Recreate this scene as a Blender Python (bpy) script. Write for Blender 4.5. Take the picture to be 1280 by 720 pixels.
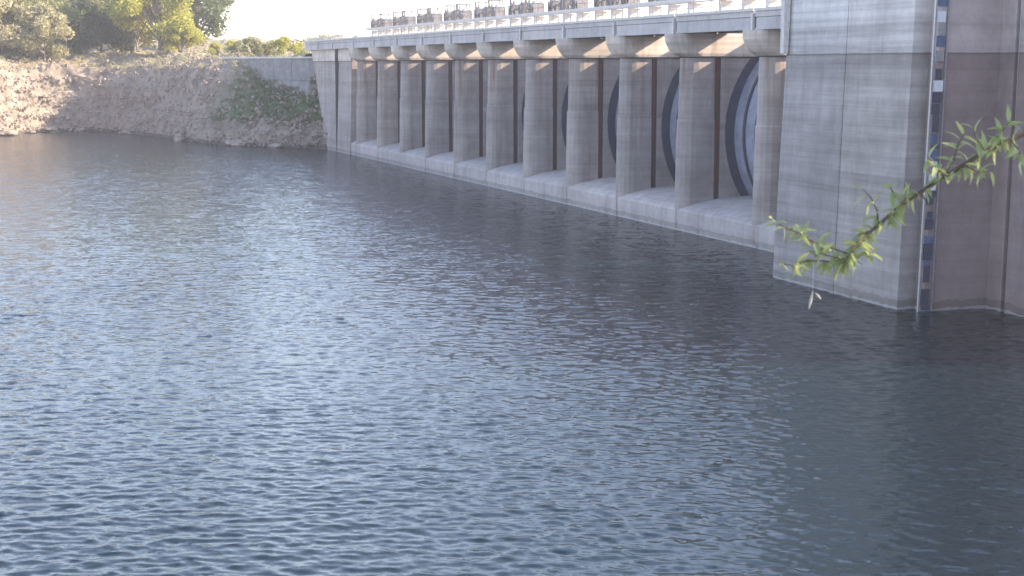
import bpy, bmesh, math, random
import numpy as np
from mathutils import Vector, Matrix, noise as mnoise
random.seed(7)
for o in list(bpy.data.objects): bpy.data.objects.remove(o)
SC = bpy.context.scene
COL = SC.collection

# ------------------------------------------------------------------ camera
H = 17.0
PITCH = math.atan(278 / 2000)
cam = bpy.data.cameras.new('camera'); co = bpy.data.objects.new('camera', cam); COL.objects.link(co)
cam.sensor_width = 36; cam.lens = 36 * 2000 / 1280; cam.clip_start = .1; cam.clip_end = 9000
co.location = (0, 0, H); co.rotation_euler = (math.pi / 2 - PITCH, 0, 0)
cam.dof.use_dof = True; cam.dof.focus_distance = 150; cam.dof.aperture_fstop = 9.5
SC.camera = co
# ------------------------------------------------------------------ light
SUN_EL, SUN_AZ = math.radians(28), math.radians(94)      # azimuth measured from +Y towards +X
w = bpy.data.worlds.new('World'); SC.world = w; w.use_nodes = True
nt = w.node_tree; bg = nt.nodes['Background']
sky = nt.nodes.new('ShaderNodeTexSky'); sky.sky_type = 'NISHITA'; sky.sun_disc = False
sky.sun_elevation = SUN_EL; sky.sun_rotation = SUN_AZ
sky.air_density = 1.0; sky.dust_density = .6; sky.ozone_density = 1.2
hs = nt.nodes.new('ShaderNodeHueSaturation'); hs.inputs['Saturation'].default_value = .84
tn = nt.nodes.new('ShaderNodeMix'); tn.data_type = 'RGBA'; tn.blend_type = 'MULTIPLY'; tn.inputs[0].default_value = 1; tn.inputs[7].default_value = (1.05, .965, 1.0, 1)
nt.links.new(sky.outputs[0], hs.inputs['Color']); nt.links.new(hs.outputs[0], tn.inputs[6]); nt.links.new(tn.outputs[2], bg.inputs[0]); bg.inputs[1].default_value = 0.15
sd = bpy.data.lights.new('sun', 'SUN'); sd.energy = 3.6; sd.angle = math.radians(.5); sd.color = (1, .79, .57)
so = bpy.data.objects.new('sun', sd); COL.objects.link(so)
L = Vector((math.sin(SUN_AZ) * math.cos(SUN_EL), math.cos(SUN_AZ) * math.cos(SUN_EL), math.sin(SUN_EL)))
so.rotation_euler = L.to_track_quat('Z', 'Y').to_euler(); so.location = (60, 20, 80)
SC.view_settings.view_transform = 'Standard'; SC.view_settings.look = 'None'
SC.view_settings.exposure = 1.93; SC.view_settings.gamma = 1.0
SC.cycles.max_bounces = 6; SC.cycles.use_denoising = True

# ------------------------------------------------------------------ frames
U = Vector((-0.31915, 0.94770, 0)); N = Vector((-0.94770, -0.31915, 0)); O = Vector((23.9404, 146.379, 0))
DROT = math.atan2(U.y, U.x)
def W(s, n, z=0): return O + U * s + N * n + Vector((0, 0, z))

def prop(o, label=None, cat=None, group=None, kind=None):
    for k, v in (('label', label), ('category', cat), ('group', group), ('kind', kind)):
        if v: o[k] = v
    return o
def empty(name, loc, rz=0, **k):
    o = bpy.data.objects.new(name, None); COL.objects.link(o)
    o.location = loc; o.rotation_euler = (0, 0, rz); o.empty_display_size = .3
    return prop(o, **k)
def dam_empty(name, s=0, n=0, z=0, **k): return empty(name, W(s, n, z), DROT, **k)
def copy_tree(o, parent=None):
    c = o.copy(); COL.objects.link(c)
    if parent: c.parent = parent
    for ch in list(o.children): copy_tree(ch, c)
    return c

class MB:
    def __init__(s): s.v = []; s.f = []
    def add(s, vs, fs):
        b = len(s.v); s.v += [tuple(x) for x in vs]; s.f += [tuple(i + b for i in f) for f in fs]; return s
    def box(s, x0, x1, y0, y1, z0, z1):
        v = [(x, y, z) for z in (z0, z1) for x, y in ((x0, y0), (x1, y0), (x1, y1), (x0, y1))]
        return s.add(v, [(3, 2, 1, 0), (4, 5, 6, 7), (0, 1, 5, 4), (1, 2, 6, 5), (2, 3, 7, 6), (3, 0, 4, 7)])
    def loft(s, rings, cap=True):              # rings of equal length, counter-clockwise
        m = len(rings[0]); v = [p for r in rings for p in r]; f = []
        for k in range(len(rings) - 1):
            for i in range(m):
                j = (i + 1) % m; f.append((k * m + i, k * m + j, (k + 1) * m + j, (k + 1) * m + i))
        if cap: f.append(tuple(range(m - 1, -1, -1))); f.append(tuple(range((len(rings) - 1) * m, len(rings) * m)))
        return s.add(v, f)
    def tube(s, pts, r, seg=6):
        pts = [Vector(p) for p in pts]; rings = []
        rr = r if isinstance(r, (list, tuple)) else [r] * len(pts)
        a = None
        for i, p in enumerate(pts):
            d = (pts[min(i + 1, len(pts) - 1)] - pts[max(i - 1, 0)]).normalized()
            if a is None: a = d.orthogonal().normalized()
            else: a = (a - d * a.dot(d)).normalized()
            b = d.cross(a)
            rings.append([p + (a * math.cos(t) + b * math.sin(t)) * rr[i] for t in [2 * math.pi * k / seg for k in range(seg)]])
        return s.loft(rings)
    def build(s, name, mat, parent=None, smooth=False, bevel=0, **k):
        me = bpy.data.meshes.new(name); me.from_pydata(s.v, [], s.f); me.materials.append(mat); me.update()
        if smooth: me.polygons.foreach_set('use_smooth', [True] * len(me.polygons))
        o = bpy.data.objects.new(name, me); COL.objects.link(o)
        if parent: o.parent = parent
        if bevel:
            b = o.modifiers.new('bevel', 'BEVEL'); b.width = bevel; b.segments = 2; b.limit_method = 'ANGLE'
        return prop(o, **k)

# ------------------------------------------------------------------ materials
def newmat(name):
    m = bpy.data.materials.new(name); m.use_nodes = True
    nt = m.node_tree; b = nt.nodes['Principled BSDF']; b.inputs['Roughness'].default_value = .85
    return m, nt, b
class NT:
    def __init__(s, nt): s.t = nt
    def n(s, typ, **kw):
        x = s.t.nodes.new(typ)
        for k, v in kw.items():
            if k.startswith('i_'): x.inputs[k[2:]].default_value = v
            else: setattr(x, k, v)
        return x
    def l(s, a, b): s.t.links.new(a, b)
    def coords(s, scale, world=True, rot=0):
        g = s.n('ShaderNodeNewGeometry') if world else s.n('ShaderNodeTexCoord')
        mp = s.n('ShaderNodeMapping'); mp.inputs['Scale'].default_value = scale; mp.inputs['Rotation'].default_value = (0, 0, rot)
        s.l(g.outputs['Position' if world else 'Object'], mp.inputs[0]); return mp.outputs[0]
    def noise(s, vec, scale, detail=4, rough=.55):
        x = s.n('ShaderNodeTexNoise'); x.inputs['Scale'].default_value = scale; x.inputs['Detail'].default_value = detail
        x.inputs['Roughness'].default_value = rough; s.l(vec, x.inputs['Vector']); return x
    def ramp(s, fac, stops):
        r = s.n('ShaderNodeValToRGB'); e = r.color_ramp.elements
        while len(e) < len(stops): e.new(.5)
        for i, (p, c) in enumerate(stops):
            e[i].position = p; e[i].color = (*c, 1) if len(c) == 3 else c
        s.l(fac, r.inputs[0]); return r.outputs[0]
    def mix(s, a, b, fac, mode='MIX'):
        x = s.n('ShaderNodeMix', data_type='RGBA', blend_type=mode)
        for sock, v in ((x.inputs[6], a), (x.inputs[7], b), (x.inputs[0], fac)):
            if hasattr(v, 'links'): s.l(v, sock)
            elif isinstance(v, tuple): sock.default_value = (*v, 1)
            else: sock.default_value = v
        return x.outputs[2]
    def math(s, op, a, b=None, clamp=False):
        x = s.n('ShaderNodeMath', operation=op); x.use_clamp = clamp
        for i, v in ((0, a), (1, b)):
            if v is None: continue
            if hasattr(v, 'links'): s.l(v, x.inputs[i])
            else: x.inputs[i].default_value = v
        return x.outputs[0]
G = lambda v: (v, v, v)

def concrete(name, above, below, band=.35, drip=.35, mark=17.88, wet=True, joint=True, rust=False):
    m, nt, b = newmat(name); t = NT(nt)
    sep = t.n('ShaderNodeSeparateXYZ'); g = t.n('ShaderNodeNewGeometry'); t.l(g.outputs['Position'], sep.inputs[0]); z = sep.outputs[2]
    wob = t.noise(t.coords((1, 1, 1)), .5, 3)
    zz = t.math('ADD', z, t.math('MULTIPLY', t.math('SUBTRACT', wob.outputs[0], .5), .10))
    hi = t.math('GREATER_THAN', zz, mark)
    base = t.mix(below, above, hi)  # darker tone below the mark height, lighter tone above
    # old water marks: level bands of slightly different tone, each pour holding its own
    bn = t.noise(t.coords((.035, .035, 1.0)), .62, 5, .68)
    base = t.mix(base, t.ramp(bn.outputs[0], [(.30, G(.62)), (.5, G(1.0)), (.68, G(1.28))]), band, 'MULTIPLY')
    fb = t.noise(t.coords((.06, .06, 2.6)), 1.0, 3, .6)
    base = t.mix(base, t.ramp(fb.outputs[0], [(.3, G(.8)), (.55, G(1.02)), (.72, G(1.12))]), band * .7, 'MULTIPLY')
    # vertical drips
    dn = t.noise(t.coords((.9, .9, .04)), 1.0, 3, .55)
    base = t.mix(base, t.ramp(dn.outputs[0], [(.30, (.62, .58, .56)), (.48, G(1.0)), (.75, G(1.08))]), drip, 'MULTIPLY')
    mo = t.noise(t.coords((1, 1, 1)), .9, 8, .65)
    base = t.mix(base, t.ramp(mo.outputs[0], [(.3, G(.75)), (.52, G(1.0)), (.72, G(1.2))]), .5, 'MULTIPLY')
    # pale lime bloom in broad irregular patches, and a darker algae belt above the water
    lb = t.noise(t.coords((.25, .25, .12)), 1.0, 6, .7)
    base = t.mix(base, t.ramp(lb.outputs[0], [(.36, G(.80)), (.5, G(1.0)), (.64, G(1.16))]), .8, 'MULTIPLY')
    oi_ = t.n('ShaderNodeObjectInfo')
    base = t.mix(base, t.ramp(oi_.outputs['Random'], [(0, (.90, .90, .92)), (.5, (1, 1, 1)), (1, (1.1, 1.07, 1.03))]), .8, 'MULTIPLY')
    rn = t.noise(t.coords((1.1, 1.1, .06)), .9, 3, .6)
    rm = t.math('MULTIPLY', t.ramp(rn.outputs[0], [(.56, G(0)), (.68, G(1))]), t.ramp(t.math('DIVIDE', z, 20.0), [(.45, G(0)), (.86, G(.75)), (.9, G(.75)), (.93, G(.1))]))
    if rust: base = t.mix(base, (.62, .40, .30), rm, 'MULTIPLY')
    # thin dark line just under the change of tone, and pour joints each 1.52 m
    d = t.math('ABSOLUTE', t.math('SUBTRACT', zz, mark - .05))
    base = t.mix(base, (.10, .10, .105), t.math('MULTIPLY', t.math('LESS_THAN', d, .075), .6))
    jl = t.math('ABSOLUTE', t.math('SUBTRACT', t.math('FRACT', t.math('DIVIDE', z, 1.524)), .5))
    jm = t.math('GREATER_THAN', jl, .484)
    if joint: base = t.mix(base, G(.72), t.math('MULTIPLY', jm, .25), 'MULTIPLY')
    if wet:
        wz = t.math('ADD', zz, t.math('MULTIPLY', dn.outputs[0], -.7))
        base = t.mix(base, (.62, .63, .60), t.math('MULTIPLY', t.math('LESS_THAN', wz, .34), .85), 'MULTIPLY')
    if wet:   # damp, algae-dark foot with a thin pale crust at the waterline
        base = t.mix(base, (.42, .42, .43), t.math('MULTIPLY', t.math('LESS_THAN', t.math('ADD', zz, t.math('MULTIPLY', dn.outputs[0], -.5)), -.08), .5))
    t.l(base, b.inputs['Base Color'])
    bp = t.n('ShaderNodeBump'); bp.inputs['Strength'].default_value = .5; bp.inputs['Distance'].default_value = .03
    hgt = t.math('ADD', mo.outputs[0], t.math('MULTIPLY', jm, -.8) if joint else 0.0)
    t.l(hgt, bp.inputs['Height']); t.l(bp.outputs[0], b.inputs['Normal'])
    return m
def plain(name, col, rough=.6, metal=0, var=.3, scale=3, col2=None):
    m, nt, b = newmat(name); t = NT(nt)
    n1 = t.noise(t.coords((1, 1, 1)), scale, 6, .65)
    c = t.mix(col, col2 or tuple(x * (1 - var) for x in col), t.ramp(n1.outputs[0], [(.38, G(0)), (.62, G(1))]))
    t.l(c, b.inputs['Base Color']); b.inputs['Roughness'].default_value = rough; b.inputs['Metallic'].default_value = metal
    bp = t.n('ShaderNodeBump'); bp.inputs['Strength'].default_value = .25; bp.inputs['Distance'].default_value = .02
    t.l(n1.outputs[0], bp.inputs['Height']); t.l(bp.outputs[0], b.inputs['Normal'])
    return m

M = {}
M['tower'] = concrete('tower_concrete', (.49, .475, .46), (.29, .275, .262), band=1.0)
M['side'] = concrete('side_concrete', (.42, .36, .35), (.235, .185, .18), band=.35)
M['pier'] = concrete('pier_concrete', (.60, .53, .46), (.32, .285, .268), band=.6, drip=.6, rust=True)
M['sill'] = concrete('sill_concrete', (.39, .365, .35), (.39, .365, .35), band=.25, drip=.5, joint=False)
M['deck'] = concrete('deck_concrete', (.43, .415, .41), (.43, .415, .41), band=.2, mark=-50, wet=False, joint=False)
M['kerb'] = plain('kerb_concrete', (.62, .60, .57), .8, 0, .2)
M['gap'] = plain('joint_filler', (.05, .05, .055), .9)
M['crust'] = plain('lime_crust', (.66, .66, .68), .9, 0, .3)
M['dryleaf'] = plain('dry_leaf', (.36, .37, .33), .9, 0, .3)
M['gate'] = plain('gate_paint', (.30, .33, .42), .5, .1, .3, .8)
M['navy'] = plain('seal_plate', (.04, .05, .095), .6, .2, .3, .8, (.065, .07, .10))
M['rust'] = plain('rusty_guide', (.11, .05, .045), .85, .1, .4, .3, (.05, .042, .05))
M['steel'] = plain('galvanised_steel', (.42, .44, .47), .4, .7, .2, 5)
M['blue'] = plain('blue_paint', (.09, .14, .27), .5, .1, .3, 3)
M['dark'] = plain('dark_machinery', (.07, .075, .09), .6, .3, .3, 4)
M['hoist'] = plain('weathered_hoist_paint', (.26, .25, .255), .7, .2, .4, 2)
M['white'] = plain('white_enamel', (.68, .70, .74), .4, 0, .15, 6)
M['bark'] = plain('bark', (.10, .075, .055), .9, 0, .4, 8)
M['bark_grey'] = plain('grey_bark', (.22, .19, .16), .9, 0, .3, 4)

def leafmat(name, c1, c2, trans=.35):
    m, nt, b = newmat(name); t = NT(nt)
    g = t.n('ShaderNodeNewGeometry')
    col = t.ramp(g.outputs['Random Per Island'], [(0, c1), (.6, tuple((a + d) / 2 for a, d in zip(c1, c2))), (1, c2)])
    t.l(col, b.inputs['Base Color']); b.inputs['Roughness'].default_value = .55
    tr = t.n('ShaderNodeBsdfTranslucent'); t.l(t.mix(col, (.8, .9, .4), .15, 'MIX'), tr.inputs[0])
    mx = t.n('ShaderNodeMixShader'); mx.inputs[0].default_value = trans
    t.l(b.outputs[0], mx.inputs[1]); t.l(tr.outputs[0], mx.inputs[2])
    t.l(mx.outputs[0], nt.nodes['Material Output'].inputs[0]); return m
M['leaf_olive'] = leafmat('olive_foliage', (.13, .14, .06), (.34, .34, .15), .5)
M['leaf_yellow'] = leafmat('yellow_green_foliage', (.26, .27, .045), (.54, .52, .10), .55)
M['leaf_dark'] = leafmat('dark_foliage', (.05, .08, .035), (.13, .17, .06), .4)
M['leaf_dry'] = leafmat('dry_foliage', (.28, .26, .15), (.52, .47, .28), .45)
M['leaf_near'] = leafmat('branch_leaves', (.13, .18, .07), (.32, .38, .18), .45)

M['leaf_weed'] = leafmat('weed_foliage', (.05, .10, .035), (.11, .18, .06), .25)
# terrain
def terrain_mat():
    m, nt, b = newmat('terrain_ground'); t = NT(nt)
    g = t.n('ShaderNodeNewGeometry'); sep = t.n('ShaderNodeSeparateXYZ'); t.l(g.outputs['Normal'], sep.inputs[0])
    n1 = t.noise(t.coords((1, 1, .6)), .18, 8, .65); n2 = t.noise(t.coords((1, 1, .3)), .9, 6, .6)
    rock = t.ramp(n1.outputs[0], [(.3, (.13, .105, .085)), (.48, (.24, .20, .165)), (.7, (.33, .28, .23))])
    rock = t.mix(rock, t.ramp(n2.outputs[0], [(.3, G(.5)), (.5, G(1)), (.7, G(1.2))]), .6, 'MULTIPLY')
    dry = t.ramp(n2.outputs[0], [(.3, (.10, .095, .05)), (.6, (.27, .225, .14)), (.75, (.36, .30, .2))])
    att = t.n('ShaderNodeAttribute', attribute_name='grass')
    col = t.mix(rock, dry, t.ramp(sep.outputs[2], [(.78, G(0)), (.92, G(1))]))
    green = t.ramp(n2.outputs[0], [(.3, (.035, .075, .03)), (.7, (.075, .15, .05))])
    col = t.mix(col, green, att.outputs['Fac'])
    sp2 = t.n('ShaderNodeSeparateXYZ'); t.l(g.outputs['Position'], sp2.inputs[0])
    col = t.mix(col, (.38, .38, .38), t.math('LESS_THAN', t.math('ADD', sp2.outputs[2], t.math('MULTIPLY', n2.outputs[0], -.9)), .25), 'MULTIPLY')
    t.l(col, b.inputs['Base Color']); b.inputs['Roughness'].default_value = .95
    bp = t.n('ShaderNodeBump'); bp.inputs['Strength'].default_value = .8; bp.inputs['Distance'].default_value = .6
    t.l(n1.outputs[0], bp.inputs['Height']); t.l(bp.outputs[0], b.inputs['Normal']); return m
M['terrain'] = terrain_mat()
M['rock'] = plain('bank_rock', (.36, .30, .25), .95, 0, .5, .8)
M['wallgrey'] = plain('retaining_wall_concrete', (.27, .27, .28), .9, 0, .35, .5)

def water_mat():
    m, nt, b = newmat('reservoir_water'); t = NT(nt)
    g = t.n('ShaderNodeNewGeometry')
    P = lambda sc, rot=0: t.coords(sc, True, rot)
    def slope(vec, scale, amp, detail=2):
        n1 = t.noise(vec, scale, detail, .5)
        sub = t.n('ShaderNodeVectorMath', operation='SUBTRACT'); t.l(n1.outputs['Color'], sub.inputs[0]); sub.inputs[1].default_value = (.5, .5, .5)
        ml = t.n('ShaderNodeVectorMath', operation='MULTIPLY'); t.l(sub.outputs[0], ml.inputs[0]); ml.inputs[1].default_value = (amp, amp, 0)
        return ml.outputs[0]
    a = slope(P((1, 1.5, 1), .5), 2.1, .8, 3)
    c = slope(P((1, 1.3, 1), -.4), .6, .40, 2)
    d = slope(P((1.2, 1.2, 1), .2), 6.0, .34, 1)
    s1 = t.n('ShaderNodeVectorMath', operation='ADD'); t.l(a, s1.inputs[0]); t.l(c, s1.inputs[1])
    s2 = t.n('ShaderNodeVectorMath', operation='ADD'); t.l(s1.outputs[0], s2.inputs[0]); t.l(d, s2.inputs[1])
    gust = t.noise(P((1, .45, 1), .15), .02, 3)      # wind patches
    k = t.n('ShaderNodeMapRange'); t.l(gust.outputs[0], k.inputs[0]); k.inputs[1].default_value = .35; k.inputs[2].default_value = .65
    k.inputs[3].default_value = .5; k.inputs[4].default_value = 1.25
    un = t.n('ShaderNodeAttribute', attribute_name='unresolved')
    ka = t.math('MULTIPLY', k.outputs[0], t.math('ADD', t.math('MULTIPLY', un.outputs['Fac'], .62), .38))
    sc = t.n('ShaderNodeVectorMath', operation='SCALE'); t.l(s2.outputs[0], sc.inputs[0]); t.l(ka, sc.inputs[3])
    steep = t.noise(P((1, 1.6, 1), -.2), .85, 3); k2 = t.n('ShaderNodeMapRange'); t.l(steep.outputs[0], k2.inputs[0]); k2.inputs[1].default_value = .46; k2.inputs[2].default_value = .68
    k2.inputs[3].default_value = .55; k2.inputs[4].default_value = 2.1
    sc2 = t.n('ShaderNodeVectorMath', operation='SCALE'); t.l(sc.outputs[0], sc2.inputs[0]); t.l(k2.outputs[0], sc2.inputs[3]); sc = sc2
    ad = t.n('ShaderNodeVectorMath', operation='ADD'); t.l(sc.outputs[0], ad.inputs[0]); ad.inputs[1].default_value = (0, 0, 0); t.l(g.outputs['Normal'], ad.inputs[1])
    nm = t.n('ShaderNodeVectorMath', operation='NORMALIZE'); t.l(ad.outputs[0], nm.inputs[0])
    t.l(nm.outputs[0], b.inputs['Normal'])
    b.inputs['Base Color'].default_value = (.005, .014, .020, 1); b.inputs['Roughness'].default_value = .16
    b.inputs['IOR'].default_value = 1.333; b.inputs['Specular IOR Level'].default_value = .42
    return m
M['water'] = water_mat()

def crown_mesh(name, clumps, leaf, per, seed, mat):
    r = random.Random(seed); v = []; f = []
    for (cx, cy, cz, rad) in clumps:
        for _ in range(int(per * rad * rad)):
            d = Vector((r.gauss(0, 1), r.gauss(0, 1), r.gauss(0, 1))).normalized() * rad * (r.random() ** .4)
            c = Vector((cx, cy, cz)) + Vector((d.x, d.y, d.z * .75))
            a_ = Vector((r.gauss(0, 1), r.gauss(0, 1), r.gauss(0, .7))).normalized(); b2 = a_.orthogonal().normalized()
            b2.rotate(Matrix.Rotation(r.uniform(0, 6.28), 3, a_))
            s_ = leaf * r.uniform(.6, 1.4); k = len(v)
            v += [tuple(c - a_ * s_), tuple(c + b2 * s_ * .5), tuple(c + a_ * s_), tuple(c - b2 * s_ * .5)]; f.append((k, k + 1, k + 2, k + 3))
    me = bpy.data.meshes.new(name); me.from_pydata(v, [], f); me.materials.append(mat); return me
# ------------------------------------------------------------------ water and ground
def flat(name, pts, z, mat, **k):
    m = MB(); m.add([(x, y, z) for x, y in pts], [tuple(range(len(pts)))]); return m.build(name, mat, **k)
flat('ground', [(-4000, -4000), (4000, -4000), (4000, 6000), (-4000, 6000)], -6, M['terrain'], kind='structure')
def make_water():
    rng = np.random.default_rng(5)
    r = [44.0]
    while r[-1] < 460: r.append(r[-1] + max(.085, .085 * (r[-1] / 72) ** 2.1))
    r = np.array(r); th = np.radians(np.linspace(69.5, 110.5, 560))
    R_, T_ = np.meshgrid(r, th, indexing='ij'); X = R_ * np.cos(T_); Y = R_ * np.sin(T_); Z = np.zeros_like(X)
    dr = np.gradient(r)[:, None] * np.ones_like(X); sp = np.maximum(dr, R_ * (th[1] - th[0]))
    gust = .8 + .25 * np.sin(X * .031 + Y * .017 + 1) * np.sin(X * .012 - Y * .024) + .22 * np.sin(X * .075 + 2 + .8 * np.sin(Y * .03)) * np.sin(Y * .043)
    tot = np.zeros_like(X); lost = np.zeros_like(X); DX = np.zeros_like(X); DY = np.zeros_like(X)
    K = 84
    for q in range(K):
        lam = .30 * (1.9 / .30) ** ((q + rng.random()) / K); ang = np.radians(258) + rng.normal(0, .62)
        k = 2 * np.pi / lam; slope = .026 * (1.1 if lam < .9 else .85); a = slope / k
        ph = k * (X * np.cos(ang) + Y * np.sin(ang)) + rng.random() * 6.283
        fade = np.clip((lam / sp - 3) / 3, 0, 1) * gust
        Z += a * fade * np.sin(ph); DX += a * fade * np.cos(ang) * np.cos(ph); DY += a * fade * np.sin(ang) * np.cos(ph)
        tot += 1; lost += np.clip((lam / sp - 3) / 3, 0, 1)
    X = X + .8 * DX; Y = Y + .8 * DY
    far = 1 - lost / tot
    nr_, nt2 = X.shape
    V = np.stack([X, Y, Z], -1).reshape(-1, 3)
    idx = np.arange(nr_ * nt2).reshape(nr_, nt2)
    F = np.stack([idx[:-1, :-1], idx[1:, :-1], idx[1:, 1:], idx[:-1, 1:]], -1).reshape(-1, 4)
    # calm-looking coarse rings for everything outside the stretch that is seen
    rr = [0.5, 44, 120, 250, 460, 900, 1500]; tt = list(np.radians(np.linspace(110.5, 429.5, 27))); ev = []; ef = []; b0 = len(V)
    for a in rr:
        for t_ in tt: ev.append((a * math.cos(t_), a * math.sin(t_), 0))
    n = len(tt)
    for i in range(len(rr) - 1):
        for j in range(n - 1): ef.append((b0 + i * n + j, b0 + (i + 1) * n + j, b0 + (i + 1) * n + j + 1, b0 + i * n + j + 1))
    t3 = list(np.radians(np.linspace(69.5, 110.5, 5))); 
    for ra, rb in ((.5, 44), (460, 1500)):
        b1 = b0 + len(ev)
        for a in (ra, rb):
            for t_ in t3: ev.append((a * math.cos(t_), a * math.sin(t_), 0))
        for j in range(len(t3) - 1): ef.append((b1 + j, b1 + len(t3) + j, b1 + len(t3) + j + 1, b1 + j + 1))
    V = np.vstack([V, np.array(ev)]); F = np.vstack([F, np.array(ef)])
    me = bpy.data.meshes.new('water'); me.vertices.add(len(V)); me.vertices.foreach_set('co', V.astype(np.float32).ravel())
    me.loops.add(F.size); me.loops.foreach_set('vertex_index', F.astype(np.int32).ravel())
    me.polygons.add(len(F)); me.polygons.foreach_set('loop_start', np.arange(0, F.size, 4, dtype=np.int32))
    me.polygons.foreach_set('use_smooth', np.ones(len(F), dtype=bool)); me.update(calc_edges=True)
    at_ = me.attributes.new('unresolved', 'FLOAT', 'POINT'); at_.data.foreach_set('value', np.concatenate([far.ravel(), np.ones(len(ev))]).astype(np.float32))
    me.materials.append(M['water']); o = bpy.data.objects.new('water', me); COL.objects.link(o); return prop(o, kind='structure')
make_water()

# shore terrain: a profile swept along the shoreline (left far end of the dam, round the bay)
shore = [(-14, 352), (-33, 331), (-43, 331), (-53, 339), (-65, 349), (-78, 370), (-92, 397), (-107, 417), (-119, 417), (-124, 402), (-125, 380), (-128, 350), (-142, 310), (-172, 265), (-220, 220), (-300, 180), (-420, 150)]
def smooth_poly(p, k=7):
    out = []
    for i in range(len(p) - 1):
        p0 = Vector(p[max(i - 1, 0)]); p1 = Vector(p[i]); p2 = Vector(p[i + 1]); p3 = Vector(p[min(i + 2, len(p) - 1)])
        for j in range(k):
            t = j / k; out.append(.5 * ((2 * p1) + (p2 - p0) * t + (2 * p0 - 5 * p1 + 4 * p2 - p3) * t * t + (3 * p1 - p0 - 3 * p2 + p3) * t ** 3))
    out.append(Vector(p[-1])); return out
SH = smooth_poly(shore)
cliff = [(-10, -5), (-3, -1.5), (0, 0), (1.2, 1.6), (2.5, 4), (4, 6.5), (5.2, 9), (6.5, 11.5), (7.6, 14), (9, 16.4), (11, 18), (14, 19), (20, 19.6), (30, 20.2), (45, 20.6), (70, 21.5), (110, 23), (180, 25), (300, 28), (480, 30)]
gentle = [(-10, -4), (-3, -1.2), (0, 0), (1.5, 1.4), (3.0, 3.0), (5, 4.6), (6.5, 5.4), (9, 6.8), (12, 8.6), (15, 10.4), (18, 12), (21, 13.5), (24, 15), (28, 16.8), (33, 18), (45, 19), (70, 20), (110, 22), (180, 24), (480, 27)]
tv = []; tf = []; gr = []
nc = len(cliff)
for i, p in enumerate(SH):
    q0 = SH[max(i - 2, 0)]; q1 = SH[min(i + 2, len(SH) - 1)]; tg = (q1 - q0).normalized(); nr = Vector((tg.y, -tg.x))
    fan = math.radians(96 + 75 * max(0, min(1, (i / (len(SH) - 1) - .35) / .65))); inl = Vector((math.cos(fan), math.sin(fan)))
    wgt = min(1, max(0, (p.x + 76) / 12)) if p.y < 420 else 0      # 1 = gentle grassy part next to the dam
    wgt = wgt * wgt * (3 - 2 * wgt)
    for j in range(nc):
        d = cliff[j][0] * (1 - wgt) + gentle[j][0] * wgt; h = cliff[j][1] * (1 - wgt) + gentle[j][1] * wgt
        q = Vector((p.x, p.y)) + nr * min(d, 14) + inl * max(d - 14, 0)
        am = min(1, max(0, (h + .5) / 3))
        nz = mnoise.fractal(Vector((q.x * .12, q.y * .12, h * .15)), 1, 2, 4)
        nx = mnoise.fractal(Vector((q.x * .15 + 9, q.y * .15, h * .25)), 1, 2, 4)
        q = q + nr * nx * 1.8 * am
        hh = h + nz * (1.2 + h * .03) * am
        if d > 100: hh += 3 * mnoise.noise(Vector((q.x * .012, q.y * .012, 0)))
        tv.append((q.x, q.y, hh))
        gr.append(wgt * max(0, min(1, (h - 4.6) / 1.2)) * max(0, min(1, (19 - h) / 3)))
for i in range(len(SH) - 1):
    for j in range(nc - 1):
        tf.append((i * nc + j, i * nc + j + 1, (i + 1) * nc + j + 1, (i + 1) * nc + j))
tm = MB(); tm.v = tv; tm.f = tf
terr = tm.build('terrain', M['terrain'], smooth=True, kind='structure')
sub = terr.modifiers.new('subdivide', 'SUBSURF'); sub.subdivision_type = 'SIMPLE'; sub.levels = 3; sub.render_levels = 3
tx = bpy.data.textures.new('rock_relief', 'CLOUDS'); tx.noise_scale = 3.2; tx.noise_depth = 5; tx.noise_type = 'HARD_NOISE'
dm = terr.modifiers.new('relief', 'DISPLACE'); dm.texture = tx; dm.texture_coords = 'GLOBAL'; dm.strength = 2.0; dm.mid_level = .5
tx2 = bpy.data.textures.new('fine_relief', 'CLOUDS'); tx2.noise_scale = .9; tx2.noise_depth = 3; tx2.noise_type = 'HARD_NOISE'
dm2 = terr.modifiers.new('fine', 'DISPLACE'); dm2.texture = tx2; dm2.texture_coords = 'GLOBAL'; dm2.strength = .8; dm2.mid_level = .5
at = terr.data.attributes.new('grass', 'FLOAT', 'POINT'); at.data.foreach_set('value', gr)
# plateau the road runs on to, behind the far end of the dam and downstream
pm = MB(); v = []; f = []
ss = [188, 196, 205, 215, 228, 240, 250]; nn = [-2.5, -6, -12, -20, -35, -60, -100, -170, -280]
for s_ in ss:
    for n_ in nn:
        zz = min(19.8, 19.8 - max(0, 200 - s_) * .9) - .35 * max(0, s_ - 228) + 1.2 * mnoise.noise(Vector((s_ * .03, n_ * .03, 4)))
        p = W(s_, n_, zz - .6); v.append(tuple(p))
for i in range(len(ss) - 1):
    for j in range(len(nn) - 1):
        q = i * len(nn) + j; f.append((q, q + 1, q + len(nn) + 1, q + len(nn)))
pm.v = v; pm.f = f; pm.build('hillside', M['terrain'], smooth=True, kind='structure')
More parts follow.
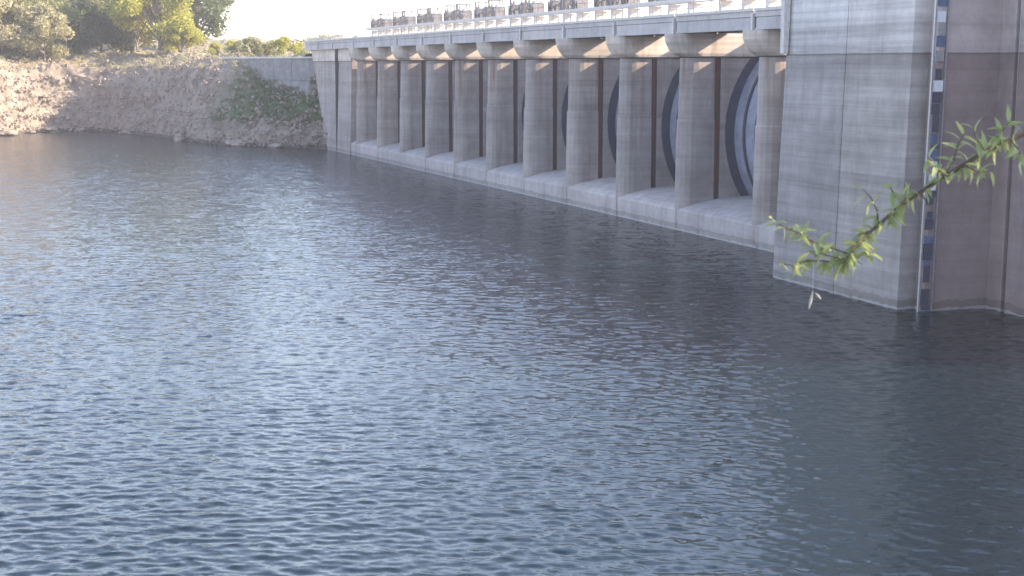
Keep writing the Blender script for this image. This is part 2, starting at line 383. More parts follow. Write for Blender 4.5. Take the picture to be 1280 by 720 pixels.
# near bank under the camera, falling to the water below the frame
nb = MB(); v = []; f = []
xs = [-80 + 5 * i for i in range(37)]; prof = [(-120, 26), (-40, 19.5), (-10, 16.4), (-2, 15.5), (1.0, 15.2), (3, 13.5), (7, 9.6), (12, 5), (17, .5), (20, -2), (26, -5)]
for x in xs:
    for y, z in prof:
        v.append((x, y + 1.2 * mnoise.noise(Vector((x * .1, y * .1, 0))) + abs(x) * -.03, z + (.5 * mnoise.noise(Vector((x * .2, y * .2, 3))) if abs(x) > 2 else -.1)))
np_ = len(prof)
for i in range(len(xs) - 1):
    for j in range(np_ - 1):
        q = i * np_ + j; f.append((q, q + np_, q + np_ + 1, q + 1))
nb.v = v; nb.f = f; nb.build('near_bank', M['terrain'], smooth=True, kind='structure')

# ------------------------------------------------------------------ the dam
ZM = 17.88
PS = [5.2] + [6.6 + 16.25 * k for k in range(1, 11)]
TH = 3.0
dam = dam_empty('concrete_dam', label='long grey concrete spillway dam with eleven piers standing in the reservoir', cat='dam')
# pier: plan outline in (s, n), nose upstream
def pier_ring(z, r, nose, tail=-15.0, slot=.38):
    c = -TH / 2; pts = []
    hw = r
    pts.append((c - hw, tail, z))
    for a_, b2 in ((-4.15, 0), (-4.15, slot), (-3.55, slot), (-3.55, 0)): pts.append((c - hw + b2, a_, z))
    for k in range(9):
        t = math.pi - math.pi * k / 8
        pts.append((c + math.cos(t) * hw, nose - hw * .95 + math.sin(t) * hw * .95, z))
    for a_, b2 in ((-3.55, 0), (-3.55, slot), (-4.15, slot), (-4.15, 0)): pts.append((c + hw - b2, a_, z))
    pts.append((c + hw, tail, z))
    return pts[::-1]
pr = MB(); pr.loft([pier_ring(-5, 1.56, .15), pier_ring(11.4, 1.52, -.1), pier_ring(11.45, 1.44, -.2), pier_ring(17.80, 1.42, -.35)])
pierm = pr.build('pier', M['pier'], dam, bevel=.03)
pierm.location = (PS[0], 0, 0)
# flared head: bulging corbel carrying the deck
hd = MB(); rings = []
for z, g_, nose in ((17.82, .02, -.32), (17.93, .40, .0), (18.25, .52, .6), (18.8, .58, 1.0), (19.4, .6, 1.3), (20.24, .6, 1.4)):
    r = 1.44 + g_; c = -TH / 2; pts = [(c - r, -14.6, z)]
    for k in range(11):
        t = math.pi - math.pi * k / 10; pts.append((c + math.cos(t) * r, nose - r + math.sin(t) * r, z))
    pts.append((c + r, -14.6, z)); rings.append(pts[::-1])
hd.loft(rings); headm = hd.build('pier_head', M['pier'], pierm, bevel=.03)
gd = MB(); gd.box(-TH + .02 - .1, -TH + .30, -3.65, -3.56, 3, 17.8); 
gs = []
def guide(x0, x1):
    g = MB(); g.box(x0, x1, -4.14, -4.06, 2.9, 17.75); g.box(x0, x1, -3.64, -3.56, 2.9, 17.75); g.box((x0 + x1) / 2 - .04, (x0 + x1) / 2 + .04, -4.06, -3.64, 2.9, 17.75); return g
g1 = guide(-TH / 2 - 1.50, -TH / 2 - 1.22).build('slot_guide', M['rust'], pierm)
g2 = guide(-TH / 2 + 1.22, -TH / 2 + 1.50).build('slot_guide', M['rust'], pierm)
# curved wall plate the gate seal slides on
def gate_n(z): return -4.95 - (12 - math.sqrt(max(144 - (z - 10) ** 2, 0)))
def arc_strip(x0, x1, off0, off1, z0, z1, k=18):
    mb = MB(); rings = []
    for i in range(k + 1):
        z = z0 + (z1 - z0) * i / k; n_ = gate_n(z)
        rings.append([(x0, n_ - off1, z), (x1, n_ - off1, z), (x1, n_ - off0, z), (x0, n_ - off0, z)])
    mb.loft(rings); return mb
arc_strip(-TH / 2 - 1.62, -TH / 2 - 1.40, -.2, 1.75, 3.2, 18.1).build('seal_plate', M['navy'], pierm)
arc_strip(-TH / 2 + 1.40, -TH / 2 + 1.62, -.2, 1.75, 3.2, 18.1).build('seal_plate', M['navy'], pierm)
for s_ in PS[1:]:
    c = copy_tree(pierm, dam); c.location = (s_, 0, 0)
# sill blocks, one per bay
SP = [(0, -5), (0, 2.08), (-.12, 2.24), (-.7, 2.55), (-1.6, 2.83), (-2.8, 3.08), (-4.2, 3.3), (-5.6, 3.44), (-7.2, 3.5), (-9, 3.5), (-11, 3.2), (-14, 2.0), (-16, 0), (-16, -5)]
def sill(s0, s1):
    m = MB(); m.loft([[(s0, n_, z) for n_, z in SP], [(s1, n_, z) for n_, z in SP]]); return m.build('sill_block', M['sill'], dam, bevel=.05)
edges = [-14.6] + [s_ - TH / 2 for s_ in PS] + [172.4]
for k in range(len(edges) - 1):
    sill(edges[k] + .03, edges[k + 1] - .03)
for k, s_ in enumerate(edges[1:-1]):      # lime bleeding out of the joints
    m = MB(); rr = random.Random(k)
    m.box(s_ - .028, s_ + .028, -.9, -.25, -1, 2.3)
    m.build('joint_filler', M['crust'], dam)
    m = MB(); w_ = rr.uniform(.05, .12)
    rings = []
    for i in range(9):
        z = 2.12 - i * .24; hw = w_ * rr.uniform(.6, 1.4)
        rings.append([(s_ - hw, -.02, z), (s_ + hw, -.02, z), (s_ + hw, .012, z), (s_ - hw, .012, z)])
    m.loft(rings[::-1]); m.build('lime_streak', M['crust'], dam)
for k in range(-1, 10):
    s_ = PS[k] if k >= 0 else PS[0] - 16.25
    m = MB(); m.box(s_ + .03, PS[k + 1] - TH - .03, -11.1, -10.7, 18.7, 21.7); m.build('sun_blocker', M['pier'], dam)  # added unseen wall over each gate, blocks sun from the pier sides
# abutment block at the far end, its end raked to the hillside
ab = MB()
def aring(z, s1, n1): return [(172.45, -14, z), (s1, -14, z), (s1, n1, z), (172.45, n1, z)][::1]
zz = [(-5, 190, .35), (0, 195, .25), (6, 199.5, 0), (12, 204, -.2), (17.88, 208.5, -.4), (17.9, 208.6, -.25), (20.25, 210, -.25)]
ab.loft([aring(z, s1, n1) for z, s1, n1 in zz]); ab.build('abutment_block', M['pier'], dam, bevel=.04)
m = MB(); m.box(184.0, 184.12, -.6, .32, -2, 20.2); m.build('monolith_joint', M['gap'], dam)

def scatter_rubble():
    r = random.Random(21); mb = MB(); tuft = []
    for q, gq in zip(tv, gr):
        if not (0.3 < q[2] < 24) or q[0] < -175 or q[1] < 330: continue
        for _ in range(9 if q[2] < 19 else 4):
            c = Vector((q[0] + r.uniform(-2, 2), q[1] + r.uniform(-2, 2), q[2] + r.uniform(-.9, .5))); s_ = r.uniform(.15, .55) ** 1.0
            if q[2] > 15 and r.random() < .55: tuft.append((c.x, c.y, c.z + .6, r.uniform(.3, .8))); continue
            if r.random() < .05 and gq < .2: tuft.append((c.x, c.y - .4, c.z, r.uniform(.3, .7))); continue
            rot = Matrix.Rotation(r.uniform(0, 6), 3, Vector((r.gauss(0, 1), r.gauss(0, 1), r.gauss(0, 1))).normalized())
            v = [rot @ Vector((x * s_ * r.uniform(.6, 1.4), y * s_ * r.uniform(.6, 1.2), z * s_ * r.uniform(.5, 1))) + c for x, y, z in ((1, 0, 0), (-1, 0, 0), (0, 1, 0), (0, -1, 0), (0, 0, 1), (0, 0, -1))]
            mb.add(v, [(0, 2, 4), (2, 1, 4), (1, 3, 4), (3, 0, 4), (2, 0, 5), (1, 2, 5), (3, 1, 5), (0, 3, 5)])
    mb.build('rubble', M['rock'], kind='stuff', label='loose broken rock lying over the far bank', cat='rubble')
    o = bpy.data.objects.new('dry_scrub', crown_mesh('dry_scrub', tuft, .15, 60, 6, M['leaf_dry'])); COL.objects.link(o)
    prop(o, kind='stuff', label='low dry scrub growing over the top of the far bank', cat='scrub')
scatter_rubble()
# creepers and weeds on the slope beside the dam end
r = random.Random(8); cl = []
for q, gq in zip(tv, gr):
    if gq > .25:
        for _ in range(5): cl.append((q[0] + r.uniform(-1.3, 1.3), q[1] - .3 + r.uniform(-1, .6), q[2] + r.uniform(-.3, .5), r.uniform(.35, .9)))
wd = bpy.data.objects.new('creeping_weeds', crown_mesh('creeping_weeds', cl, .16, 90, 4, M['leaf_weed'])); COL.objects.link(wd)
prop(wd, kind='stuff', label='green creepers and weeds covering the slope beside the far end of the dam', cat='weeds')
# ------------------------------------------------------------------ radial gates
SPAN = 16.25 - TH
gate = dam_empty('radial_gate', PS[0], 0, 0, cat='spillway gate', group='radial gates between the dam piers')
mid0, mid1 = .14, SPAN - .14
arc_strip(mid0, mid1, .78, .90, 3.50, 19.2).build('skin_plate', M['gate'], gate, smooth=False)
for x in (2.4, 4.8, 8.6, 11.0): arc_strip(x - .2, x + .2, .64, .779, 3.55, 19.1).build('stiffener', M['navy'], gate)
for z in (5, 8, 11, 14, 17):
    n_ = gate_n(z); m = MB(); m.box(mid0, mid1, n_ - 1.85, n_ - 1.31, z - .2, z + .2); m.build('girder', M['dark'], gate)
for x in (1.2, SPAN - 1.2):
    m = MB()
    for z in (6, 10, 14): m.tube([(x, gate_n(z) - 1.8, z), (x, -14.5, 10)], .22, 6)
    m.build('gate_arm', M['dark'], gate)
gate.scale.x = (PS[1] - TH - PS[0]) / SPAN
ordn = ['first', 'second', 'third', 'fourth', 'fifth', 'sixth', 'seventh', 'eighth', 'ninth', 'tenth']
gate['label'] = 'curved blue-grey steel gate in the first full bay beside the big tower'
for k in range(1, 10):
    c = copy_tree(gate); c.location = W(PS[k], 0, 0); c.scale.x = 1
    c['label'] = 'curved blue-grey steel gate in the %s full bay from the big tower' % ordn[k] if k < 9 else 'curved steel gate in the last bay, next to the far abutment'
c = copy_tree(gate); c.location = W(PS[0] - 16.25, 0, 0); c.scale.x = 1; c['label'] = 'steel gate half hidden behind the big tower, in the bay nearest it'

# ------------------------------------------------------------------ service bridge on the pier heads
br = dam_empty('service_bridge', label='pale concrete service bridge on the pier heads, from the tower to the far bank', cat='bridge')
cuts = [-16.3] + [s_ - TH / 2 for s_ in PS] + [186, 200, 214]
for k in range(len(cuts) - 1):
    a0, a1 = cuts[k] + .16, cuts[k + 1] - .16
    m = MB(); m.box(a0, a1, -.05, .28, 20.42, 21.42); m.box(a0, a1, -.15, .40, 20.28, 20.42)
    m.box(a0, a1, -4.7, -4.4, 20.28, 21.42); m.box(a0, a1, -4.4, -.15, 21.2, 21.42)
    m.build('deck_girder', M['deck'], br)
    m = MB(); m.box(cuts[k] - .10, cuts[k] + .10, -4.6, .2, 20.4, 21.9); m.build('deck_joint', M['gap'], br)
    m = MB(); m.box(a0 + .0, a0 + .34, .283, .52, 20.3, 21.75); m.build('end_bracket', M['kerb'], br)
    m = MB(); m.box(a0 - .05, a1 + .05, -4.8, .36, 21.46, 21.98); m.build('deck_slab', M['deck'], br)
    m = MB(); m.box(a0 - .05, a1 + .05, .12, .50, 21.99, 22.26); m.build('kerb', M['kerb'], br)
nrail = 0
rail = dam_empty('guard_railing', 0, .3, 22.2, label='thin grey steel guard railing along the edge of the service bridge', cat='railing')
z0 = .06
s_ = -15.6; first = None
while s_ < 213:
    if first is None:
        m = MB(); m.box(-.04, .04, -.04, .04, z0, 1.12); first = m.build('post', M['steel'], rail); first.location = (s_, 0, 0)
    else:
        c = first.copy(); COL.objects.link(c); c.parent = rail; c.location = (s_, 0, 0)
    s_ += 2.05
for z in (.5, 1.1):
    m = MB(); m.tube([(-16.1, 0, z), (213, 0, z)], .035, 6); m.build('rail', M['steel'], rail)

# gate hoists on a raised platform
hp = dam_empty('hoist_platform', label='raised pale concrete platform carrying the gate hoists above the bridge', cat='platform')
for k in range(10):
    s_ = PS[k] + 6.7
    m = MB(); m.box(s_ - 8.08, s_ + 8.08, -4.3, -1.9, 23.62, 23.95); m.build('platform_slab', M['kerb'], hp)
    for q in (-5.1, 0, 5.1):
        m = MB(); m.box(s_ + q - .3, s_ + q + .3, -3.9, -2.5, 21.99, 23.499); m.build('pedestal', M['kerb'], hp)
h0 = dam_empty('gate_hoist', 0, -3.0, 23.95, cat='hoist', group='gate hoists in a row on the dam')
m = MB(); m.box(-.9, .9, -.6, .7, .16, 1.4); m.box(-.75, .75, -.5, .6, 1.4, 1.6); m.box(-1.0, 1.0, -.7, .8, 0, .16); m.build('gearbox', M['hoist'], h0, bevel=.06)
for q in (-3.0, 3.4):
    m = MB()
    for x in (q - .8, q + .8):
        for y in (-.8, .8): m.box(x - .08, x + .08, y - .08, y + .08, 0, 2.3)
    m.box(q - .9, q + .9, -.9, .9, 2.3, 2.45); m.tube([(q - .8, .8, 0), (q + .8, .8, 2.3)], .05, 5); m.tube([(q + .8, .8, 0), (q - .8, .8, 2.3)], .05, 5)
    m.build('hoist_frame', M['hoist'], h0)
m = MB(); m.tube([(.9, 0, .75), (2.3, 0, .75)], .42, 12); m.box(1.2, 2.0, -.4, .4, 0, .4); m.build('motor', M['hoist'], h0, smooth=False)
for q in (-1, 1):
    x = q * 4.6
    m = MB(); m.tube([(x - .55, 0, 1.0), (x + .55, 0, 1.0)], .72, 14); m.build('drum', M['steel'], h0)
    for x2 in (x - .75, x + .6): m = MB(); m.box(x2, x2 + .15, -.7, .7, 0, 1.3); m.build('drum_frame', M['hoist'], h0)
m = MB(); m.tube([(-4, 0, .8), (-.9, 0, .8)], .09, 8); m.tube([(2.3, 0, .8), (4, 0, .8)], .09, 8); m.build('drive_shaft', M['steel'], h0)
m = MB()
for i in range(22):
    x = -8.0 + 16 * i / 21; m.box(x - .035, x + .035, 1.12, 1.19, 0, 1.15)
m.box(-8.05, 8.05, 1.1, 1.2, 1.15, 1.22); m.box(-8.05, 8.05, 1.1, 1.2, .55, .6); m.build('guard_rail', M['hoist'], h0)
for k in range(10):
    c = h0 if k == 0 else copy_tree(h0)
    c.location = W(PS[k] + 6.7, -3.1, 23.95)
    c['label'] = ('dark gate hoist above the %s full bay from the big tower' % ordn[k]) if k < 9 else 'dark gate hoist above the last bay, next to the far abutment'

# ------------------------------------------------------------------ tower
tw = dam_empty('concrete_tower', -34.4, 8.2, 0, label='massive grey concrete tower with dark vertical joint, standing out from the dam at right', cat='tower')
def tl(s, n, z): return (s + 34.4, n - 8.2, z)
def block(name, s0, s1, n0, nb_, nt_, z0, z1, mat, nz=12, **k):
    m = MB(); rings = []
    zs = [z0 + (z1 - z0) * i / nz for i in range(nz + 1)]
    for z in zs:
        t = (z) / 34.0; n1 = nb_ + (nt_ - nb_) * max(t, 0)
        e1 = s1 - (.9 * max(z, 0) / 34 if s1 == -15.9 else 0)
        rings.append([tl(s0, n0, z), tl(e1, n0, z), tl(e1, n1, z), tl(s0, n1, z)])
    m.loft(rings); return m.build(name, mat, tw, bevel=.05, **k)
NB, NTP = 8.35, 7.3
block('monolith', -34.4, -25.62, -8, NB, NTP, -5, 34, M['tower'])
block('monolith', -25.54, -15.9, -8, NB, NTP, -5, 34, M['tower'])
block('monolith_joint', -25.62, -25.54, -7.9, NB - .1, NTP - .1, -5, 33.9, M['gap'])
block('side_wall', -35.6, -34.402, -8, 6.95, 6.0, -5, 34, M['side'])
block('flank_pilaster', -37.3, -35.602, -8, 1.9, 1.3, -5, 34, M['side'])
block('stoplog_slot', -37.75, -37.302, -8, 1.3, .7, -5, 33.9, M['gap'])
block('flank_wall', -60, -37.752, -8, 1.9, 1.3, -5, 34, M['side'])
m = MB(); m.tube([tl(-37.53, 1.62, -2), tl(-37.53, 1.1, 33)], .09, 8); m.build('slot_rail', M['steel'], tw)
m = MB(); m.loft([[tl(-16.95, NB + .0, z), tl(-16.499 + .12, NB, z), tl(-16.499 + .12, NB - (NB - NTP) * z / 34 + .16, z), tl(-16.95, NB - (NB - NTP) * z / 34 + .16, z)] for z in (17.95, 33.8)])
m.build('edge_column', M['kerb'], tw)

# water level gauge up the corner of the tower
ga = dam_empty('water_level_gauge', -35.0, 7.3, 0, label='tall blue and white level gauge strip running down the tower corner to the water', cat='level gauge')
def gn(z): return 7.25 - 7.3 - .95 * z / 34
def gbox(s0, s1, d0, d1, z0, z1, name, mat):
    m = MB(); m.loft([[(s0, gn(z) + d0, z), (s1, gn(z) + d0, z), (s1, gn(z) + d1, z), (s0, gn(z) + d1, z)] for z in (z0, z1)]); return m.build(name, mat, ga)
gbox(-.62, .55, -.95, -.88, -1, 33, 'back_channel', M['navy'])
for d in (-.86, .14): gbox(-.78, -.60, d, d + .12, -1, 33, 'guide_rail', M['steel'])
rr = random.Random(3); z = -.4
while z < 32.5:
    hgt = rr.choice([.35, .5, .8, 1.2]); up = z > 17
    pale = rr.random() < (.75 if up else .3)
    mt = rr.choice([M['white'], M['steel']]) if pale else rr.choice([M['blue'], M['navy'], M['navy']] if not up else [M['steel'], M['blue']])
    wl = rr.uniform(-.72, -.5); wr = rr.uniform(-.1, .1)
    gbox(-.72, -.63, wl, wr, z, z + hgt - .05, 'gauge_board', mt); z += hgt
    if rr.random() < .4: z += rr.uniform(.1, .6)

# ------------------------------------------------------------------ retaining walls on the far bank (beside the dam end)
def bankwall(name, x0, y0, x1, y1, z0, z1, label, bays):
    d = Vector((x1 - x0, y1 - y0, 0)); ln = d.length; o = empty(name, (x0, y0, 0), math.atan2(d.y, d.x), label=label, cat='retaining wall')
    st = ln / bays
    for k in range(bays):
        for j in range(2):
            za = z0 + (z1 - z0) * j / 2; zb = z0 + (z1 - z0) * (j + 1) / 2
            m = MB(); m.box(k * st + .05, (k + 1) * st - .05, .25 * j, 1.4, za + .03, zb - .03); m.build('wall_panel', M['wallgrey'], o, bevel=.03)
    m = MB(); m.box(-.1, ln + .1, -.1, 1.6, z1, z1 + .35); m.build('coping', M['kerb'], o)
    return o
bankwall('retaining_wall', -67, 372.5, -40, 350, 9.0, 18.6, 'tiered grey concrete retaining wall above the grass slope beside the dam end', 6)

# ------------------------------------------------------------------ trees
def make_tree(seed, h, rad, mat, kind='round'):
    r = random.Random(seed); tr = MB(); clumps = []
    th = h * .14
    tr.tube([(0, 0, -1.2), (.1, 0, th * .5), (r.uniform(-.3, .3), r.uniform(-.3, .3), th), (r.uniform(-.5, .5), r.uniform(-.5, .5), h * .8)], [h * .028, h * .022, h * .016, h * .004], 7)
    nl = 17 if kind == 'round' else 8
    for i in range(nl):
        a_ = i * 2.4 + r.uniform(-.3, .3); lv = r.random(); zz_ = th + (h - th) * (.04 + .8 * lv)
        prof_ = math.sin(math.pi * min(1, .25 + .68 * lv)) if kind != 'cone' else (1.05 - lv)
        rr_ = rad * prof_ * r.uniform(.55, 1.0)
        e = Vector((math.cos(a_) * rr_, math.sin(a_) * rr_, zz_ + rad * .12))
        tr.tube([(0, 0, th * .9 + (zz_ - th) * .4), (e.x * .5, e.y * .5, zz_ * .97), tuple(e)], [h * .010, h * .007, h * .003], 5)
        clumps.append((e.x, e.y, e.z, rad * r.uniform(.26, .42)))
        for _ in range(2):
            clumps.append((e.x * r.uniform(.5, 1.2) + r.uniform(-1, 1) * rad * .2, e.y * r.uniform(.5, 1.2) + r.uniform(-1, 1) * rad * .2, e.z + r.uniform(-.5, .6) * rad * .35, rad * r.uniform(.14, .28)))
    clumps.append((0, 0, h * .92, rad * .35))
    for q in range(4): clumps.append((r.uniform(-.25, .25) * rad, -rad * .3 + r.uniform(-.2, .2) * rad, h * (.3 + .16 * q), rad * .33))
    return tr, clumps, mat
def tree_proto(name, cat, seed, h, rad, mat, kind='round', leaf=.24, per=110, bark='bark_grey'):
    tr, cl, mt = make_tree(seed, h, rad, mat, kind)
    o = empty(name, (0, 0, 0), 0, cat=cat)
    tr.build('trunk', M[bark], o)
    c = bpy.data.objects.new('crown', crown_mesh('crown', cl, leaf, per, seed + 50, mt)); COL.objects.link(c); c.parent = o
    return o
def put(proto, used, x, y, z, sc, rz, label, group=None):
    o = proto if not used.get(proto.name) else copy_tree(proto)
    used[proto.name] = True
    o.location = (x, y, z); o.rotation_euler = (0, 0, rz); o.scale = (sc,) * 3; o['label'] = label
    if group: o['group'] = group
    return o
used = {}
olive = tree_proto('olive_tree', 'tree', 11, 11, 5.2, M['leaf_olive'])
yellow = tree_proto('poplar_tree', 'tree', 23, 14, 5.6, M['leaf_yellow'], per=120)
dark = tree_proto('pine_tree', 'tree', 31, 15, 4.6, M['leaf_dark'], kind='round')
dry = tree_proto('dry_tree', 'tree', 47, 9, 4.6, M['leaf_dry'])
shrub = tree_proto('shrub', 'shrub', 59, 4.2, 3.0, M['leaf_olive'], kind='shrub', leaf=.26)
shrub_y = tree_proto('green_shrub', 'shrub', 67, 4.0, 2.8, M['leaf_yellow'], kind='shrub', leaf=.26)
# (pixel column, distance, proto, scale, ground z, label)
def at(px, D): return ((px - 640) / 2000 * D, D)
T = [
 (8, 428, dry, 1.25, 18.5, 'pale dry tree at the left edge above the rock cliff'),
 (38, 440, olive, 1.25, 18.6, 'grey-green tree above the cliff, just right of the leftmost pale tree'),
 (22, 470, dark, 1.2, 20, 'dark tall tree behind the two leftmost trees'),
 (62, 428, dry, 1.0, 18.5, 'pale bushy tree above the right end of the rock cliff'),
 (92, 470, olive, 1.3, 19, 'grey-green tree with a gap to the dark pine on its right'),
 (112, 452, dark, .75, 18.5, 'small dark pine in the middle of the left trees'),
 (132, 470, olive, 1.25, 19.5, 'broad grey-green tree behind the small dark pine'),
 (158, 455, dark, .85, 18.5, 'dark pine at the left foot of the tall yellow-green tree'),
 (204, 440, yellow, 1.22, 18.0, 'tall bright yellow-green tree with crown reaching the top of the picture'),
 (176, 455, yellow, 1.0, 18.5, 'bright yellow-green tree left of the tallest one'),
 (232, 435, yellow, .55, 18.2, 'low yellow-green tree at the right foot of the tallest one'),
 (252, 500, dark, 1.35, 20.5, 'dark tree showing behind the right side of the yellow-green trees'),
 (276, 520, dark, 1.15, 30, 'dark green tree whose crown hangs in at the top right of the left trees'),
 (78, 520, dry, 1.7, 21, 'tall pale tree far behind the grey-green trees'),
 (150, 540, olive, 1.7, 21, 'large grey-green tree far behind the dark pines'),
 (-30, 450, olive, 1.3, 18.6, 'grey-green tree just outside the left edge'),
]
for i, (px, D, pt, sc, z, lab) in enumerate(T):
    x, y = at(px, D); put(pt, used, x, y, z - 1.5 * sc, sc * 1.75, i * 1.7, lab)
S = [
 (302, 392, shrub, .9, 19.0, 'low dark shrub on the bank left of the dam end'),
 (318, 385, shrub, 1.15, 18.9, 'grey-green shrub, the broadest one on the bank left of the dam end'),
 (338, 388, shrub, .8, 18.9, 'small dark shrub between the broad shrub and the yellow-green shrub'),
 (358, 380, shrub_y, 1.1, 18.9, 'yellow-green shrub nearest the far end of the bridge'),
 (294, 398, shrub_y, .9, 19.0, 'yellow-green shrub right of the low yellow-green tree'),
 (272, 402, shrub_y, .8, 19.0, 'small yellow-green shrub at the right end of the trees'),
 (376, 392, shrub_y, .8, 19.0, 'low green shrub half hidden by the far end of the bridge'),
]
for i, (px, D, pt, sc, z, lab) in enumerate(S):
    x, y = at(px, D); put(pt, used, x, y, z, sc, i * 2.1, lab)
# far-off wood on the plateau, read as one mass
r = random.Random(5); v = []; f = []
cl = []
for i in range(60):
    px = r.uniform(-120, 500); D = r.uniform(600, 760); x, y = at(px, D); hh = r.uniform(3.0, 6.0)
    cl.append((x, y, 22 + hh * .5, hh))
fw = bpy.data.objects.new('distant_wood', crown_mesh('distant_wood', cl, .8, 14, 9, M['leaf_olive'])); COL.objects.link(fw)
prop(fw, kind='stuff', label='far strip of low olive woodland behind the left bank', cat='woodland')

# boulders along the foot of the cliff
def boulder(seed):
    bm = bmesh.new(); bmesh.ops.create_icosphere(bm, subdivisions=3, radius=1)
    for v_ in bm.verts:
        n_ = mnoise.fractal(v_.co * 1.3 + Vector((seed * 7, 0, 0)), 1, 2, 4); c_ = mnoise.cell(v_.co * 1.6 + Vector((seed, 0, 0)))
        v_.co *= 1 + .35 * n_ + .10 * c_
        v_.co.z *= .7
    me = bpy.data.meshes.new('boulder'); bm.to_mesh(me); bm.free(); me.materials.append(M['rock']); return me
bms = [boulder(i) for i in range(4)]
for i, px in enumerate([8, 34, 60, 104, 165, 225, 290, 350]):
    # find shoreline depth for this column
    best = min(SH, key=lambda p: abs((p.x / p.y) * 2000 + 640 - px)); rr = random.Random(i)
    o = bpy.data.objects.new('boulder', bms[i % 4]); COL.objects.link(o)
    s_ = rr.uniform(.9, 2.2); o.location = (best.x + rr.uniform(-1, 1), best.y + rr.uniform(-.3, 1.2), .2 * s_); o.scale = (s_ * 1.3, s_, s_ * rr.uniform(.6, 1)); o.rotation_euler = (0, 0, rr.uniform(0, 6))
    prop(o, label='rough boulder at the waterline of the far bank, %s counting from the left' % ordn[i], cat='rock', group='boulders at the foot of the far bank')

# ------------------------------------------------------------------ foreground tree with the branch that hangs into the picture
cp, sp = math.cos(PITCH), math.sin(PITCH)
def near(px, py, d):
    cx, cy = (px - 640) / 2000, -(py - 360) / 2000
    return Vector((0, 0, H)) + Vector((cx, cp + cy * sp, -sp + cy * cp)) * d
base = Vector((3.9, 4.6, 10.8))
ft = empty('leafy_tree', base, 0, label='tree at the right edge whose thin leafy branch hangs across the tower foot', cat='tree')
rel = lambda p: tuple(Vector(p) - base)
m = MB(); m.tube([rel(base + Vector((0, 0, -.8))), rel((3.8, 4.7, 13.5)), rel((3.55, 4.9, 16)), rel((3.3, 5.1, 18.0)), rel((3.2, 5.0, 20.5)), rel((3.1, 4.8, 22))], [.16, .13, .10, .075, .045, .02], 9)
m.build('trunk', M['bark'], ft, smooth=True)
main = [Vector((3.35, 5.08, 17.6)), Vector((2.7, 5.15, 17.72)), near(1400, 118, 5.3), near(1330, 142, 5.3), near(1280, 167, 5.3), near(1232, 189, 5.28), near(1180, 221, 5.25), near(1128, 255, 5.2), near(1098, 281, 5.18), near(1076, 300, 5.15), near(1062, 318, 5.12), near(1050, 334, 5.1)]
rad = [.035, .026, .016, .011, .0085, .0078, .007, .0062, .0055, .0045, .0035, .0022]
m = MB(); m.tube([rel(p) for p in main], rad, 8)
bro = m.build('branch', M['bark'], ft, smooth=True)
leafpts = []
rl = random.Random(12)
def twig(pts, dens, d0=5.15, side=.9):
    P3 = [near(x, y, d0 + rl.uniform(-.06, .06)) for x, y in pts]
    tw_ = MB(); tw_.tube([rel(p) for p in P3], [.003] + [.0022] * (len(P3) - 2) + [.0012], 5); tw_.build('twig', M['bark'], bro)
    for a_, b2 in zip(P3[:-1], P3[1:]):
        ln = (b2 - a_).length; k = max(1, int(ln * dens * 1.5))
        for i in range(k):
            p = a_.lerp(b2, (i + rl.random()) / k); leafpts.append((p, (b2 - a_).normalized()))
for a_, b2, dn in (((1280, 167), (1295, 150), 40),): pass
twig([(1062, 318), (1045, 312), (1022, 304), (1000, 292), (980, 284), (966, 276)], 75)
twig([(1022, 304), (1010, 300), (990, 290)], 40)
twig([(1052, 330), (1030, 326), (1008, 326), (990, 332), (972, 328)], 60)
twig([(1058, 324), (1046, 322), (1030, 318), (1018, 314)], 70)
twig([(1076, 300), (1082, 312), (1088, 322)], 60)
twig([(1098, 281), (1096, 262), (1088, 246), (1078, 236)], 45)
twig([(1128, 255), (1118, 244), (1112, 232)], 90)
twig([(1128, 255), (1136, 240), (1140, 228)], 60)
twig([(1180, 221), (1168, 208), (1160, 196)], 60)
twig([(1180, 221), (1192, 200), (1198, 180), (1206, 166)], 70)
twig([(1205, 206), (1222, 215), (1240, 214)], 50)
twig([(1232, 189), (1222, 176), (1216, 160)], 70)
twig([(1250, 180), (1252, 165), (1262, 152)], 80)
twig([(1262, 174), (1272, 186), (1278, 200)], 60)
twig([(1150, 240), (1158, 252), (1164, 262)], 25)
twig([(1300, 158), (1310, 140), (1320, 120)], 60)
def leaf_mesh(ln, wd, droop):
    v = []; f = []; k = 5
    for i in range(k + 1):
        t = i / k; ww = wd * math.sin(math.pi * (t ** .75)) * .5 + .0004; zd = -droop * ln * t * t
        v += [(t * ln, -ww, zd + ww * .35), (t * ln, 0, zd), (t * ln, ww, zd + ww * .35)]
    for i in range(k):
        q = i * 3; f += [(q, q + 1, q + 4, q + 3), (q + 1, q + 2, q + 5, q + 4)]
    return v, f
for p, d in [(p_, (b2 - a_).normalized()) for a_, b2 in zip(main[3:-1], main[4:]) for p_ in [a_.lerp(b2, rl.random()) for _ in range(19)]]: leafpts.append((p, d))
shared = []
for q in range(6):
    v, f = leaf_mesh(rl.uniform(.04, .068), rl.uniform(.013, .021), rl.uniform(.1, .5)); me = bpy.data.meshes.new('leaf'); me.from_pydata(v, [], f); me.materials.append(M['leaf_near'])
    me.polygons.foreach_set('use_smooth', [True] * len(me.polygons)); shared.append(me)
rl.shuffle(leafpts)
extra = MB()
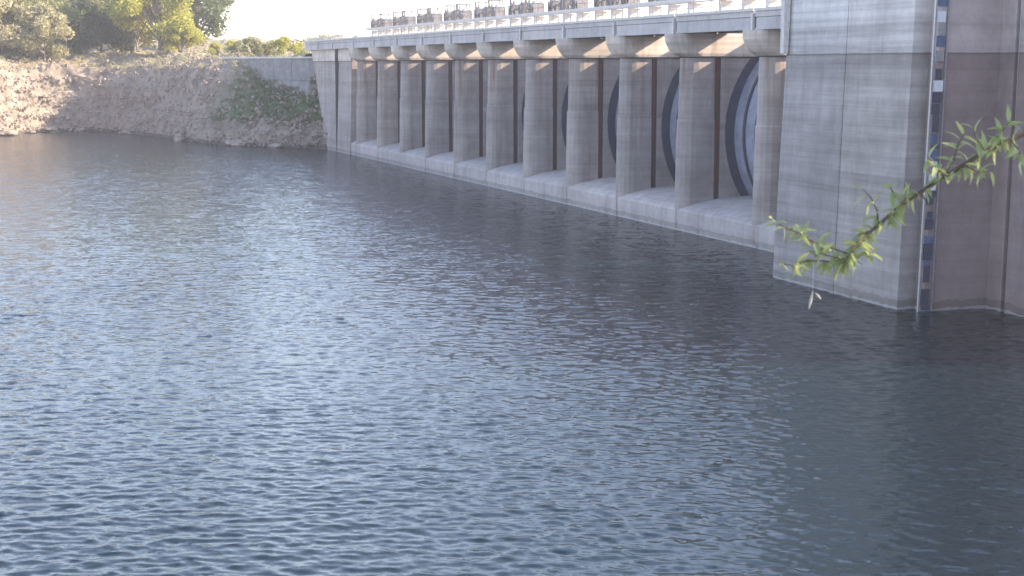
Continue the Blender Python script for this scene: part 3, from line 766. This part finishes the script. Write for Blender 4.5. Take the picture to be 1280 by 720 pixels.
def leaf_matrix(p, d):
    dir_ = (d * rl.uniform(-.2, .9) + Vector((rl.gauss(0, .7), rl.gauss(0, .7), rl.gauss(-.05, .6)))).normalized()
    up = Vector((rl.gauss(0, .5), rl.gauss(0, .5), 1)).normalized(); y = up.cross(dir_).normalized(); z = dir_.cross(y)
    return Matrix.Translation(p) @ Matrix((dir_, y, z)).transposed().to_4x4()
print('LEAVES', len(leafpts))
for i, (p, d) in enumerate(leafpts[:298]):
    o = bpy.data.objects.new('leaf', shared[i % 6]); COL.objects.link(o); o.parent = bro
    o.matrix_local = Matrix.Translation(-base) @ leaf_matrix(p, d)
# rest of that tree, outside the frame
cl = []
for i in range(26):
    a_ = i * 2.4; cl.append((rl.uniform(3.2, 6.6) - base.x, rl.uniform(3.4, 6.6) - base.y, rl.uniform(18.2, 22.5) - base.z, rl.uniform(.3, .6)))
c = bpy.data.objects.new('crown', crown_mesh('crown', cl, .03, 260, 77, M['leaf_near'])); COL.objects.link(c); c.parent = ft
# two pale hanging seed leaves under the branch tip
ds = empty('dry_sprig', near(1017, 352, 5.1), 0, label='two pale dry leaves hanging on a thread below the branch tip', cat='dry leaves')
o0 = near(1017, 352, 5.1)
m = MB(); m.tube([tuple(near(1017, 328, 5.1) - o0), tuple(near(1016, 362, 5.1) - o0)], .0008, 4); m.build('thread', M['steel'], ds)
for pa, pb in (((1016, 364), (1011, 386)), ((1019, 366), (1026, 374))):
    A = near(*pa, 5.1) - o0; B = near(*pb, 5.1) - o0; m = MB(); mid = (A + B) / 2
    m.tube([tuple(A), tuple(mid), tuple(B)], [.0015, .005, .0015], 6); m.build('leaf', M['dryleaf'], ds)

# ------------------------------------------------------------------ thin haze over the reservoir
m, nt_, b_h = newmat('haze'); nt_.nodes.remove(b_h)
pv = nt_.nodes.new('ShaderNodeVolumePrincipled'); pv.inputs['Density'].default_value = .00024; pv.inputs['Color'].default_value = (.93, .94, .97, 1); pv.inputs['Anisotropy'].default_value = .2
nt_.links.new(pv.outputs[0], nt_.nodes['Material Output'].inputs['Volume'])
hz = MB(); hz.box(-1000, 700, -300, 1000, -7, 62); hz.build('haze', m, kind='stuff', label='thin pale haze over the reservoir', cat='haze')
